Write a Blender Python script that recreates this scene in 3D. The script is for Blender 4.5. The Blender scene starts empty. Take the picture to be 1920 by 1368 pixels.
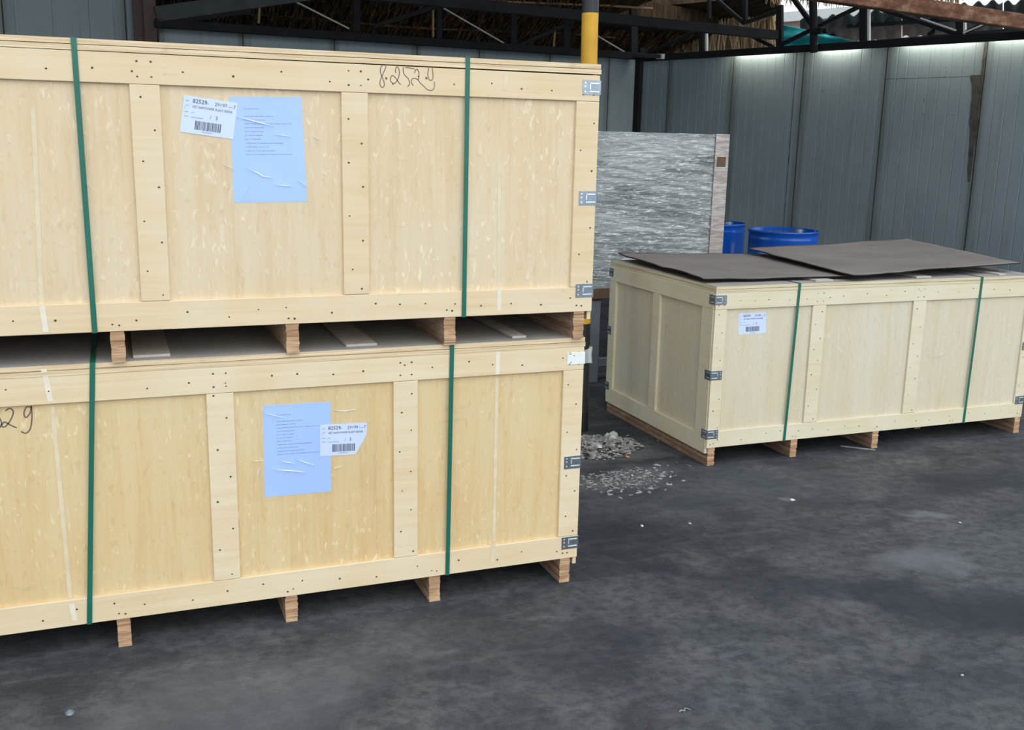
import bpy, bmesh, math, random
from mathutils import Vector, Matrix, noise as mnoise
random.seed(7)
S = bpy.context.scene
C = S.collection

# ------------------------------------------------------------------ camera, sky, exposure
F_PX, YAW, PITCH, ROLL = 1910.03, math.radians(21.4067), math.radians(12.2348), math.radians(1.2102)
EYE = Vector((-1.4803, -3.0995, 1.533))
FW = Vector((math.sin(YAW)*math.cos(PITCH), math.cos(YAW)*math.cos(PITCH), -math.sin(PITCH)))
_r = Vector((math.cos(YAW), -math.sin(YAW), 0)); _u = _r.cross(FW)
RT = math.cos(ROLL)*_r + math.sin(ROLL)*_u
UP = -math.sin(ROLL)*_r + math.cos(ROLL)*_u
cd = bpy.data.cameras.new('camera'); cd.sensor_width = 36; cd.lens = F_PX*36/1920
cd.clip_start = 0.05; cd.clip_end = 300
cam = bpy.data.objects.new('camera', cd); C.objects.link(cam)
cam.matrix_world = Matrix(((RT.x, UP.x, -FW.x, EYE.x), (RT.y, UP.y, -FW.y, EYE.y), (RT.z, UP.z, -FW.z, EYE.z), (0, 0, 0, 1)))
S.camera = cam

W = bpy.data.worlds.new('overcast_sky'); S.world = W; W.use_nodes = True
bg = W.node_tree.nodes['Background']; bg.inputs[0].default_value = (0.83, 0.925, 1.0, 1); bg.inputs[1].default_value = 1.35
sd = bpy.data.lights.new('veiled_sun', 'SUN'); sd.energy = 1.1; sd.angle = math.radians(70); sd.color = (1, .94, .84)
so = bpy.data.objects.new('veiled_sun', sd); C.objects.link(so)
so.rotation_euler = Vector((-0.10, 0.80, -0.62)).to_track_quat('-Z', 'Y').to_euler()
S.view_settings.view_transform = 'Standard'; S.view_settings.look = 'None'
S.view_settings.gamma = 1; S.view_settings.use_curve_mapping = False
S.view_settings.exposure = 0.14

# ------------------------------------------------------------------ measuring helpers: where a sight line meets a plane of the place
def ray(px, py): return FW + RT*((px-960)/F_PX) - UP*((py-684)/F_PX)
def hit(px, py, P, n):
    d = ray(px, py); return EYE + d*((Vector(P)-EYE).dot(n)/d.dot(n))
def at_z(px, py, z=0.0): return hit(px, py, (0, 0, z), Vector((0, 0, 1)))
def at_y(px, py, y): return hit(px, py, (0, y, 0), Vector((0, 1, 0)))

# ------------------------------------------------------------------ object helpers
def tag(o, label=None, cat=None, group=None, kind=None):
    if label: o['label'] = label
    if cat: o['category'] = cat
    if group: o['group'] = group
    if kind: o['kind'] = kind
    return o
def empty(name, loc=(0, 0, 0), rz=0, parent=None):
    o = bpy.data.objects.new(name, None); C.objects.link(o); o.location = loc; o.rotation_euler = (0, 0, rz)
    o.empty_display_size = .1
    if parent: o.parent = parent
    return o
def link(name, me, m=None, parent=None, smooth=False):
    if m and not me.materials: me.materials.append(m)
    if smooth:
        for p in me.polygons: p.use_smooth = True
    o = bpy.data.objects.new(name, me); C.objects.link(o)
    if parent: o.parent = parent
    return o
def obj(name, bm, m=None, parent=None, smooth=False):
    bmesh.ops.recalc_face_normals(bm, faces=bm.faces)
    me = bpy.data.meshes.new(name); bm.to_mesh(me); bm.free()
    return link(name, me, m, parent, smooth)
def raw(name, verts, faces, m=None, parent=None, smooth=False):
    me = bpy.data.meshes.new(name); me.from_pydata([tuple(v) for v in verts], [], faces); me.update()
    return link(name, me, m, parent, smooth)
def BM(): return bmesh.new()
def box(bm, x0, x1, y0, y1, z0, z1, bev=0.0, tf=None):
    vs = [bm.verts.new((x, y, z)) for x in (x0, x1) for y in (y0, y1) for z in (z0, z1)]
    fs = [(0, 1, 3, 2), (4, 6, 7, 5), (0, 4, 5, 1), (2, 3, 7, 6), (0, 2, 6, 4), (1, 5, 7, 3)]
    faces = [bm.faces.new([vs[i] for i in f]) for f in fs]
    if tf is not None:
        for v in vs: v.co = tf @ v.co
    if bev:
        es = {e for f in faces for e in f.edges}
        bmesh.ops.bevel(bm, geom=list(es), offset=bev, segments=1, affect='EDGES', profile=.5)
    return vs
def bar(bm, a, b, w, h=None, upv=Vector((0, 0, 1)), bev=0):
    a, b = Vector(a), Vector(b); h = h or w
    d = (b-a); L = d.length; d.normalize()
    s = d.cross(upv)
    if s.length < 1e-4: s = d.cross(Vector((1, 0, 0)))
    s.normalize(); t = s.cross(d)
    M = Matrix(((d.x, s.x, t.x, a.x), (d.y, s.y, t.y, a.y), (d.z, s.z, t.z, a.z), (0, 0, 0, 1)))
    box(bm, 0, L, -w/2, w/2, -h/2, h/2, bev, M)
def lathe(bm, prof, n=32, c=(0, 0)):
    rings = []
    for r, z in prof:
        rings.append([bm.verts.new((c[0]+r*math.cos(2*math.pi*k/n), c[1]+r*math.sin(2*math.pi*k/n), z)) for k in range(n)])
    for A, B in zip(rings, rings[1:]):
        for k in range(n): bm.faces.new((A[k], A[(k+1) % n], B[(k+1) % n], B[k]))
    bm.faces.new(rings[0][::-1]); bm.faces.new(rings[-1])
def tube(bm, pts, r, n=8):
    pts = [Vector(p) for p in pts]; rings = []
    for i, p in enumerate(pts):
        d = (pts[min(i+1, len(pts)-1)]-pts[max(i-1, 0)]).normalized()
        s = d.cross(Vector((0, 0, 1)));  s = s if s.length > 1e-3 else d.cross(Vector((1, 0, 0)))
        s.normalize(); t = s.cross(d)
        rr = r[i] if isinstance(r, (list, tuple)) else r
        rings.append([bm.verts.new(p+rr*(math.cos(2*math.pi*k/n)*s+math.sin(2*math.pi*k/n)*t)) for k in range(n)])
    for A, B in zip(rings, rings[1:]):
        for k in range(n): bm.faces.new((A[k], A[(k+1) % n], B[(k+1) % n], B[k]))
    bm.faces.new(rings[0][::-1]); bm.faces.new(rings[-1])

# ------------------------------------------------------------------ material helpers
class NT:
    def __init__(s, name):
        s.m = bpy.data.materials.new(name); s.m.use_nodes = True; s.t = s.m.node_tree
        s.b = s.t.nodes['Principled BSDF']; s.out = s.t.nodes['Material Output']
        s._co = None
    def n(s, typ, ins=None, **props):
        k = s.t.nodes.new(typ)
        for a, v in props.items(): setattr(k, a, v)
        for a, v in (ins or {}).items(): s.set(k.inputs[a], v)
        return k
    def set(s, sock, v):
        if isinstance(v, bpy.types.NodeSocket): s.t.links.new(v, sock)
        else:
            if isinstance(v, tuple) and len(v) == 3 and sock.type == 'RGBA': v = v+(1,)
            sock.default_value = v
    def co(s, k=1.7):
        if s._co is None:
            tc = s.n('ShaderNodeTexCoord'); oi = s.n('ShaderNodeObjectInfo')
            sc = s.n('ShaderNodeVectorMath', {0: oi.outputs['Location'], 1: (k, k, k)}, operation='MULTIPLY')
            s._co = s.n('ShaderNodeVectorMath', {0: tc.outputs['Object'], 1: sc.outputs[0]}, operation='ADD').outputs[0]
            s.rand = oi.outputs['Random']; s.obj_co = tc.outputs['Object']
        return s._co
    def world(s): return s.n('ShaderNodeNewGeometry').outputs['Position']
    def mapv(s, v, sc, loc=(0, 0, 0), rot=(0, 0, 0)):
        return s.n('ShaderNodeMapping', {0: v, 1: loc, 2: rot, 3: sc}).outputs[0]
    def noise(s, v, scale=1, detail=3, rough=.5, dist=0):
        return s.n('ShaderNodeTexNoise', {'Vector': v, 'Scale': scale, 'Detail': detail, 'Roughness': rough, 'Distortion': dist}).outputs[0]
    def ramp(s, f, stops):
        k = s.n('ShaderNodeValToRGB', {0: f}); e = k.color_ramp.elements
        while len(e) < len(stops): e.new(.5)
        for i, (p, c) in enumerate(stops):
            e[i].position = p; e[i].color = (c, c, c, 1) if not isinstance(c, tuple) else c+(1,)
        return k.outputs[0]
    def mix(s, f, a, b, blend='MIX'):
        k = s.n('ShaderNodeMix', data_type='RGBA', blend_type=blend)
        s.set(k.inputs[0], f); s.set(k.inputs[6], a); s.set(k.inputs[7], b); return k.outputs[2]
    def math(s, op, a, b=0.0, c=None):
        d = {0: a, 1: b}
        if c is not None: d[2] = c
        return s.n('ShaderNodeMath', d, operation=op).outputs[0]
    def bump(s, h, st=.3, d=.002):
        k = s.n('ShaderNodeBump', {'Height': h, 'Strength': st, 'Distance': d}); s.set(s.b.inputs['Normal'], k.outputs[0])
    def fin(s, col, rough=.6, metal=0, spec=None):
        s.set(s.b.inputs['Base Color'], col); s.set(s.b.inputs['Roughness'], rough); s.set(s.b.inputs['Metallic'], metal)
        if spec is not None: s.set(s.b.inputs['Specular IOR Level'], spec)
        return s.m
def lin(r, g, b): return tuple(((c/255+.055)/1.055)**2.4 if c > 10 else c/255/12.92 for c in (r, g, b))
def plain(name, col, rough=.6, metal=0, var=.12, scale=12, spec=None):
    k = NT(name); v = k.noise(k.co(), scale, 4)
    c = k.mix(k.ramp(v, [(.3, 0.), (.7, 1.)]), tuple(x*(1-var) for x in col), tuple(min(1, x*(1+var)) for x in col))
    k.bump(v, .15, .002); return k.fin(c, rough, metal, spec)
def plywood(name, base, deep, pale, fleck=.8):
    k = NT(name); co = k.co()
    g1 = k.noise(k.mapv(co, (9, 9, .9)), 1, 5, .55, .3)
    g2 = k.noise(k.mapv(co, (75, 75, 5)), 1, 3, .6)
    big = k.noise(k.mapv(co, (1.3, 1.3, 2.0), (3, 1, 2)), 1, 3)
    fl = k.ramp(k.noise(k.mapv(co, (85, 85, 30)), 1, 1, .5, .35), [(.60, 0.), (.74, 1.)])
    fd = k.ramp(k.noise(k.mapv(co, (62, 62, 26), (7, 3, 1)), 1, 1, .5, .6), [(.62, 0.), (.76, 1.)])
    where = k.ramp(k.noise(k.mapv(co, (4, 4, 2.5), (5, 5, 5)), 1, 2), [(.38, 0.), (.62, 1.)])
    c = k.mix(k.ramp(g1, [(.32, 0.), (.68, 1.)]), deep, base)
    c = k.mix(k.math('MULTIPLY', k.ramp(big, [(.35, 0.), (.72, 1.)]), .55), c, pale)
    c = k.mix(k.math('MULTIPLY', k.ramp(g2, [(.35, 0.), (.65, 1.)]), .34), c, pale)
    vein = k.noise(k.mapv(co, (38, 38, 2.2), (2, 8, 1)), 1, 4, .6, .4)
    c = k.mix(k.math('MULTIPLY', k.ramp(vein, [(.50, 0.), (.70, 1.)]), .45), c, tuple(x*.93 for x in deep))
    c = k.mix(k.math('MULTIPLY', k.math('MULTIPLY', fl, where), fleck*.75), c, tuple(min(1, x*1.18+.03) for x in pale))
    c = k.mix(k.math('MULTIPLY', fd, .25), c, tuple(x*.72 for x in deep))
    smu = k.ramp(k.noise(k.mapv(co, (5, 5, 22), (9, 2, 4)), 1, 4, .6, .8), [(.66, 0.), (.78, 1.)])
    c = k.mix(k.math('MULTIPLY', smu, .28), c, (.34, .30, .25))
    k.bump(k.math('ADD', g2, k.math('MULTIPLY', fl, 2.0)), .22, .0018)
    return k.fin(c, .62, 0, .35)
def batten_wood(name, base, deep, pale):
    k = NT(name); co = k.co()
    g1 = k.noise(k.mapv(co, (1.6, 1.6, 40)), 1, 5, .55, .6)
    g2 = k.noise(k.mapv(co, (5, 5, 150)), 1, 3, .6)
    big = k.noise(k.mapv(co, (3.5, 3.5, 3.5), (1, 6, 3)), 1, 2)
    c = k.mix(k.ramp(g1, [(.30, 0.), (.66, 1.)]), deep, base)
    c = k.mix(k.math('MULTIPLY', k.ramp(big, [(.35, 0.), (.7, 1.)]), .6), c, pale)
    c = k.mix(k.math('MULTIPLY', k.ramp(g2, [(.4, 0.), (.7, 1.)]), .2), c, pale)
    c = k.mix(k.math('MULTIPLY', k.math('SUBTRACT', k.rand, .5), .3), c, deep)
    smu = k.ramp(k.noise(k.mapv(co, (9, 9, 30), (4, 4, 4)), 1, 3, .6, .8), [(.68, 0.), (.8, 1.)])
    c = k.mix(k.math('MULTIPLY', smu, .4), c, (.33, .27, .22))
    k.bump(g2, .1, .001)
    return k.fin(c, .62, 0, .35)
def laminate(name, a, b):
    k = NT(name); co = k.co(0.9)
    v = k.n('ShaderNodeTexWhiteNoise', {'Vector': k.n('ShaderNodeVectorMath', {0: k.mapv(co, (0.01, 0.01, 110)), 1: (0, 0, 0)}, operation='FLOOR').outputs[0]}, noise_dimensions='3D').outputs[0]
    f = k.noise(k.mapv(co, (14, 14, 220)), 1, 4, .6)
    blot = k.noise(k.mapv(co, (9, 9, 25)), 1, 3)
    c = k.mix(v, a, b); c = k.mix(k.math('MULTIPLY', k.ramp(f, [(.42, 0.), (.62, 1.)]), .5), c, tuple(x*.45 for x in b))
    c = k.mix(k.math('MULTIPLY', k.ramp(blot, [(.55, 0.), (.75, 1.)]), .45), c, tuple(min(1, x*1.25) for x in a))
    k.bump(f, .5, .003); return k.fin(c, .75, 0, .2)

M = {}
M['ply_up'] = plywood('plywood_upper', lin(222, 201, 167), lin(215, 187, 145), lin(224, 211, 186))
M['bat_up'] = batten_wood('batten_upper', lin(226, 206, 171), lin(218, 190, 148), lin(228, 214, 187))
M['ply_low'] = plywood('plywood_lower', lin(220, 192, 144), lin(213, 178, 124), lin(221, 206, 168))
M['bat_low'] = batten_wood('batten_lower', lin(227, 209, 175), lin(218, 193, 152), lin(231, 219, 194))
M['ply_right'] = plywood('plywood_right', lin(213, 204, 180), lin(208, 194, 160), lin(213, 208, 196), .6)
M['bat_right'] = batten_wood('batten_right', lin(221, 212, 184), lin(213, 199, 165), lin(226, 220, 202))
M['lam'] = laminate('laminated_skid', lin(212, 180, 146), lin(176, 138, 106))
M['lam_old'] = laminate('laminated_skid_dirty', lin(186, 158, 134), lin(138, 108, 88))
k = NT('ply_edge'); co = k.co()
f = k.noise(k.mapv(co, (3, 3, 160)), 1, 3, .6); f2 = k.noise(k.mapv(co, (20, 20, 30)), 1, 3)
c = k.mix(k.ramp(f, [(.38, 0.), (.62, 1.)]), lin(205, 179, 141), lin(230, 212, 180)); c = k.mix(k.math('MULTIPLY', k.ramp(f2, [(.6, 0.), (.8, 1.)]), .3), c, lin(150, 120, 90))
k.bump(f, .2, .001); M['edge'] = k.fin(c, .65, 0, .3)
k = NT('ply_edge_grey'); co = k.co(); f = k.noise(k.mapv(co, (3, 3, 160)), 1, 3, .6)
k.bump(f, .2, .001); M['edge_right'] = k.fin(k.mix(k.ramp(f, [(.38, 0.), (.62, 1.)]), lin(196, 182, 150), lin(219, 210, 182)), .65, 0, .3)
k = NT('dusty_cover'); co = k.co()
f = k.noise(k.mapv(co, (5, 2, 5)), 1, 5, .6); g = k.noise(co, 60, 3)
c = k.mix(k.ramp(f, [(.3, 0.), (.7, 1.)]), lin(152, 148, 146), lin(180, 176, 173)); c = k.mix(k.math('MULTIPLY', g, .2), c, lin(128, 124, 122))
k.bump(g, .1, .001); M['dust'] = k.fin(c, .9, 0, .1)
M['dustwood'] = plain('dusty_batten', lin(184, 177, 170), .9, 0, .1, 20)
k = NT('felt_sheet'); co = k.co()
f = k.noise(k.mapv(co, (2.2, 3.2, 2)), 1, 4, .6); g = k.noise(k.mapv(co, (130, 18, 18)), 1, 3)
c = k.mix(k.ramp(f, [(.3, 0.), (.7, 1.)]), lin(122, 115, 112), lin(139, 132, 129)); c = k.mix(k.math('MULTIPLY', g, .15), c, lin(100, 95, 92))
k.bump(g, .15, .001); M['felt'] = k.fin(c, .92, 0, .1)
M['felt_edge_shade'] = plain('felt_edge_shade', lin(40, 37, 36), .95)  # near-black rim paints the thin shadow under each sheet
M['nail'] = plain('nail_head', lin(96, 80, 66), .5, .4)
M['strap'] = plain('green_strap', (.008, .135, .095), .38, 0, .12, 8)
M['mark'] = plain('pale_mark', lin(230, 222, 204), .5, 0, .06, 30)
M['mark2'] = plain('pale_mark_faint', lin(222, 206, 174), .5, 0, .06, 30)
k = NT('zinc_clip'); co = k.co(); f = k.noise(co, 45, 3)
k.bump(f, .2, .001); M['zinc'] = k.fin(k.mix(f, (.20, .25, .30), (.42, .48, .54)), .30, .85)
M['zinc_lip'] = plain('zinc_lip', (.82, .86, .90), .25, .6, .05)
M['zinc_dark'] = plain('zinc_shadowed', (.16, .19, .22), .38, .7, .1)
M['paper'] = plain('bluish_paper', (.40, .58, .96), .5, 0, .03, 5)
M['label'] = plain('label_paper', (.62, .73, .97), .45, 0, .03, 5)
M['ink'] = plain('black_ink', (.055, .062, .09), .6, 0, .1)
M['inkpale'] = plain('grey_ink', (.24, .35, .62), .6, 0, .1)
M['marker'] = plain('dark_marker', (.13, .10, .095), .6, 0, .2)
k = NT('clear_film'); k.co()
tr = k.n('ShaderNodeBsdfTransparent'); gl = k.n('ShaderNodeBsdfGlossy', {'Roughness': .12})
bmp = k.n('ShaderNodeBump', {'Height': k.noise(k.mapv(k.co(), (18, 18, 40)), 1, 4, .6, 1.5), 'Strength': .3, 'Distance': .002})
k.t.links.new(bmp.outputs[0], gl.inputs['Normal'])
ms = k.n('ShaderNodeMixShader', {0: .025, 1: tr.outputs[0], 2: gl.outputs[0]}); k.t.links.new(ms.outputs[0], k.out.inputs[0]); M['film'] = k.m
k = NT('film_crease'); tr = k.n('ShaderNodeBsdfTransparent'); k.fin((.92, .95, .97), .15)  # whitish colour stands for the highlights along wrinkles in the film
ms = k.n('ShaderNodeMixShader', {0: .75, 1: tr.outputs[0], 2: k.b.outputs[0]}); k.t.links.new(ms.outputs[0], k.out.inputs[0]); M['crease'] = k.m
k = NT('clear_tape'); tr = k.n('ShaderNodeBsdfTransparent', {0: (.9, .95, .96, 1)}); k.fin((.62, .70, .72), .12)
ms = k.n('ShaderNodeMixShader', {0: .6, 1: tr.outputs[0], 2: k.b.outputs[0]}); k.t.links.new(ms.outputs[0], k.out.inputs[0]); M['cleartape'] = k.m
M['whitetape'] = plain('white_tape', lin(232, 236, 234), .35, 0, .04)
k = NT('wall_panel'); co = k.co(1.0)
sx = k.n('ShaderNodeSeparateXYZ', {0: k.obj_co})
blot = k.noise(k.mapv(co, (1.2, 1.2, .8)), 1, 5, .6); spk = k.noise(k.mapv(co, (26, 26, 20)), 1, 2); drip = k.noise(k.mapv(co, (22, 22, .7)), 1, 4, .65)
c = k.mix(k.ramp(blot, [(.3, 0.), (.7, 1.)]), (.175, .225, .244), (.225, .276, .292))
c = k.mix(k.math('MULTIPLY', k.ramp(drip, [(.55, 0.), (.75, 1.)]), .3), c, (.10, .105, .095))
c = k.mix(k.math('MULTIPLY', k.ramp(spk, [(.72, 0.), (.78, 1.)]), .6), c, (.05, .055, .055))
gx = k.n('ShaderNodeSeparateXYZ', {0: k.n('ShaderNodeTexCoord').outputs['Generated']}).outputs[0]
edge_ = k.math('MINIMUM', gx, k.math('MULTIPLY', k.math('SUBTRACT', 1.0, gx), 1.3))
near = k.ramp(k.math('ADD', edge_, k.math('MULTIPLY', k.math('SUBTRACT', drip, .5), .30)), [(.0, 1.), (.10, 0.)])
c = k.mix(k.math('MULTIPLY', near, .62), c, (.075, .075, .062))
k.bump(blot, .1, .004); M['wall'] = k.fin(c, .5, 0, .4)
M['sealant'] = plain('joint_sealant', (.035, .038, .036), .8, 0, .4, 9)
M['foam'] = plain('torn_foam', (.060, .056, .045), .9, 0, .4, 14)
M['steel'] = plain('dark_steel', (.0085, .0095, .011), .75, 0, .3, 5, .2)
M['steel_grey'] = plain('grey_steel', (.036, .043, .048), .65, 0, .2, 5, .3)
M['steel_red'] = plain('oxide_red_steel', (.060, .030, .028), .65, 0, .3, 5)
M['rod'] = plain('rod_glint', (.30, .30, .28), .5, .2, .1)  # pale tone painting the glints on dark angle bars
M['litedge'] = plain('pale_lit_edge', (.62, .63, .62), .5, .2, .05)  # pale tone for light on strut edges, and for plain pale parts
k = NT('rusty_steel'); co = k.co(); f = k.noise(k.mapv(co, (6, 6, 14)), 1, 5, .65)
k.bump(f, .2, .002); M['rust'] = k.fin(k.ramp(f, [(.3, (.06, .022, .010)), (.5, (.17, .065, .028)), (.7, (.33, .21, .13))]), .8)
M['bamboo'] = plain('bamboo_pole', (.20, .125, .055), .7)
k = NT('thatch_base'); co = k.co(); f = k.noise(k.mapv(co, (30, 3, 3)), 1, 4, .6)
k.bump(f, .8, .02); M['thatch'] = k.fin(k.ramp(f, [(.3, (.018, .012, .008)), (.7, (.085, .055, .030))]), .95, 0, .1)
k = NT('straw'); f = k.noise(k.mapv(k.world(), (9, 9, 2)), 1, 3, .6)
M['straw'] = k.fin(k.ramp(f, [(.3, (.20, .125, .065)), (.5, (.48, .33, .19)), (.7, (.74, .58, .40))]), .85, 0, .15)
k = NT('shaded_straw'); f = k.noise(k.mapv(k.world(), (9, 9, 2)), 1, 3, .6)
M['shadestraw'] = k.fin(k.ramp(f, [(.3, (.030, .018, .010)), (.5, (.085, .052, .028)), (.7, (.19, .12, .065))]), .9, 0, .1)  # darker copy of straw: the roof interior's gloom is in the colour
M['yellow'] = plain('yellow_paint', (.62, .33, .010), .4, 0, .15, 6)
M['black'] = plain('black_paint', (.014, .015, .018), .45, 0, .3, 12)
k = NT('blue_drum'); f = k.noise(k.co(), 6, 4); M['blue'] = k.fin(k.mix(f, (.005, .070, .40), (.008, .105, .56)), .22, 0, .6)
k.bump(f, .08, .004)
M['drumlid'] = plain('drum_top_wet', (.10, .22, .42), .05, .6, .2, 5)
k = NT('stretch_wrap'); co = k.co()
s1 = k.noise(k.mapv(co, (11, 11, 62), (0, 0, 0), (0, .10, 0)), 1, 5, .7, 1.6); s2 = k.noise(k.mapv(co, (2, 2, 9)), 1, 4, .6, .5)
k.bump(s1, 1.0, .02)
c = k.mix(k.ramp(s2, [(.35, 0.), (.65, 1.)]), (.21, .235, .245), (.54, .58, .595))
c = k.mix(k.math('MULTIPLY', k.ramp(s1, [(.53, 0.), (.60, 1.)]), .85), c, (.80, .86, .88))  # near-white streaks paint the film's sky reflections into its colour
k.set(k.b.inputs['Coat Weight'], .8); k.set(k.b.inputs['Coat Roughness'], .12); M['wrap'] = k.fin(c, .25, 0, .7)
k = NT('wrapped_cardboard'); co = k.co(); s1 = k.noise(k.mapv(co, (7, 7, 45)), 1, 4, .6, 1)
k.bump(s1, .5, .006); M['cardwrap'] = k.fin(k.mix(k.ramp(s1, [(.4, 0.), (.7, 1.)]), (.32, .27, .25), (.56, .53, .52)), .3, 0, .5)
M['card'] = plain('brown_cardboard', (.12, .065, .040), .8)
M['greyleg'] = plain('grey_painted_leg', (.16, .18, .21), .5)
M['tarp'] = plain('turquoise_tarp', (.02, .42, .43), .6, 0, .35, 4)
M['roofsheet'] = plain('fibre_cement_sheet', (.16, .165, .16), .8, 0, .25, 6)
M['plaster'] = plain('grey_plaster_debris', (.27, .265, .26), .95, 0, .7, 34)
M['flake'] = plain('pale_flake', (.27, .27, .27), .9, 0, .6, 25)
M['lump'] = plain('pale_plaster', (.42, .42, .41), .9, 0, .35, 30)
M['ash'] = plain('dark_ash', (.035, .036, .038), .95, 0, .5, 30)
M['white_bit'] = plain('white_scrap', (.72, .73, .74), .6, 0, .05)
M['orange_bit'] = plain('orange_scrap', (.50, .25, .11), .7)
k = NT('pink_brick'); br = k.n('ShaderNodeTexBrick', {'Vector': k.mapv(k.co(0.0), (1, 1, 1), (0, 0, 0), (math.pi/2, 0, 0)), 'Scale': 3.0, 'Color1': (.62, .40, .31, 1), 'Color2': (.70, .50, .42, 1), 'Mortar': (.7, .66, .62, 1), 'Mortar Size': .015})
M['brick'] = k.fin(br.outputs[0], .85)
# concrete floor: dusty mottling, damp streaks with shapes of their own
k = NT('stained_concrete'); p = k.world()
w1 = k.noise(p, .9, 6, .62, .4); w2 = k.noise(p, 3.2, 6, .65, .5); w3 = k.noise(k.mapv(p, (1, 1.0, 1), (0, 0, 0), (0, 0, .5)), 22, 4, .65); w4 = k.noise(p, 140, 3, .6)
stre = k.noise(k.mapv(p, (2.0, 11, 1), (0, 0, 0), (0, 0, -.35)), 1, 5, .65, .4)
c = k.mix(k.ramp(w1, [(.33, 0.), (.68, 1.)]), lin(46, 48, 54), lin(80, 82, 87))
c = k.mix(k.math('MULTIPLY', k.ramp(w2, [(.46, 0.), (.66, 1.)]), .6), c, lin(96, 96, 98))
c = k.mix(k.math('MULTIPLY', k.ramp(w2, [(.30, 1.), (.48, 0.)]), .7), c, lin(41, 45, 52))
c = k.mix(k.math('MULTIPLY', k.ramp(stre, [(.50, 0.), (.72, 1.)]), .40), c, lin(106, 107, 112))
c = k.mix(k.math('MULTIPLY', k.ramp(w3, [(.37, 1.), (.57, 0.)]), .55), c, lin(38, 41, 46))
c = k.mix(k.math('MULTIPLY', k.ramp(w4, [(.55, 0.), (.75, 1.)]), .22), c, lin(120, 119, 120))
jit = k.n('ShaderNodeVectorMath', {0: k.n('ShaderNodeVectorMath', {0: k.n('ShaderNodeTexNoise', {'Vector': p, 'Scale': 2.5, 'Detail': 4}).outputs[1], 1: (.5, .5, .5)}, operation='SUBTRACT').outputs[0], 1: (.6, .6, 0)}, operation='MULTIPLY').outputs[0]
pj = k.n('ShaderNodeVectorMath', {0: p, 1: jit}, operation='ADD').outputs[0]
def blob(px, py, rx, ry, ang, st, col):
    global c
    q = at_z(px, py)
    v = k.n('ShaderNodeMapping', {0: pj, 1: tuple(q), 2: (0, 0, ang), 3: (rx, ry, 1)}, vector_type='TEXTURE').outputs[0]
    d = k.n('ShaderNodeVectorMath', {0: v}, operation='LENGTH').outputs['Value']
    c = k.mix(k.math('MULTIPLY', k.ramp(d, [(.35, 1.), (1.0, 0.)]), st), c, col)
DK, LT = lin(36, 41, 50), lin(112, 113, 118)
for a in [(1165, 893, .34, .15, .1, .75, LT), (1138, 850, .30, .2, .1, .5, LT), (1330, 1075, .50, .09, -.5, .6, DK), (1560, 1115, .45, .10, -.55, .6, DK), (1830, 1125, .5, .20, -.5, .75, DK), (1830, 900, .7, .16, .2, .7, DK),
          (1700, 960, .35, .12, .3, .5, DK), (1720, 1040, .22, .12, .2, .6, LT), (1745, 975, .16, .05, -.8, .7, LT), (1487, 940, .07, .05, 0, .8, LT),
          (1300, 920, 1.1, .5, 0, .35, lin(74, 80, 88)), (400, 1330, .9, .3, .3, .3, LT), (1050, 1200, .5, .2, .2, .4, DK), (1150, 1010, .3, .25, 0, .5, DK)]: blob(*a)
hh = k.math('ADD', k.math('MULTIPLY', w4, .4), w3)
k.bump(hh, .35, .006)
M['floor'] = k.fin(c, .72, 0, .3)

# ------------------------------------------------------------------ the setting
bm = BM(); box(bm, -16, 22, -12, 26, -.2, 0)
tag(obj('floor', bm, M['floor']), kind='structure')
ZT = 2.62
A = at_z(1200, 113, ZT); B = at_z(1920, 73, ZT); Cc = at_z(300, 49, ZT)
dR = (B-A); dR.z = 0; dR.normalize(); dB = (Cc-A); dB.z = 0; dB.normalize()
nR = Vector((-dR.y, dR.x, 0)); nR = nR if nR.dot(A-EYE) > 0 else -nR       # outward
nB = Vector((-dB.y, dB.x, 0)); nB = nB if nB.dot(A-EYE) > 0 else -nB
def sR(px, py): return (hit(px, py, A, nR)-A).dot(dR)
def sB(px, py): return (hit(px, py, A, nB)-A).dot(dB)

def wall_panel(name, P, d, n, s0, s1, z0, z1, parent, pitch=.115, rag=0):
    "one sheet of a sandwich wall: shallow vertical grooves on the inner face"
    w = s1-s0-.012; xs = [0]; x = pitch
    while x < w-.04:
        xs += [x-.006, x, x+.006]; x += pitch
    xs.append(w); vs = []; fs = []
    for i, x in enumerate(xs):
        g = .004 if (i % 3 == 2 and 0 < i < len(xs)-1) else 0
        r = rag*(mnoise.noise(Vector((x*4, s0, 1)))-.3)
        vs += [(x, g, z0), (x, g, z1+r), (x, .05, z1+r), (x, .05, z0)]
    for i in range(len(xs)-1):
        a, b = 4*i, 4*i+4
        fs += [(a, b, b+1, a+1), (a+1, b+1, b+2, a+2), (a+2, b+2, b+3, a+3), (a+3, b+3, b, a)]
    fs += [(0, 1, 2, 3), (4*len(xs)-1, 4*len(xs)-2, 4*len(xs)-3, 4*len(xs)-4)]
    o = raw(name, vs, fs, M['wall'], parent)
    o.matrix_local = Matrix(((d.x, n.x, 0, d.x*(s0+.006)), (d.y, n.y, 0, d.y*(s0+.006)), (0, 0, 1, 0), (0, 0, 0, 1)))
    return o
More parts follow.
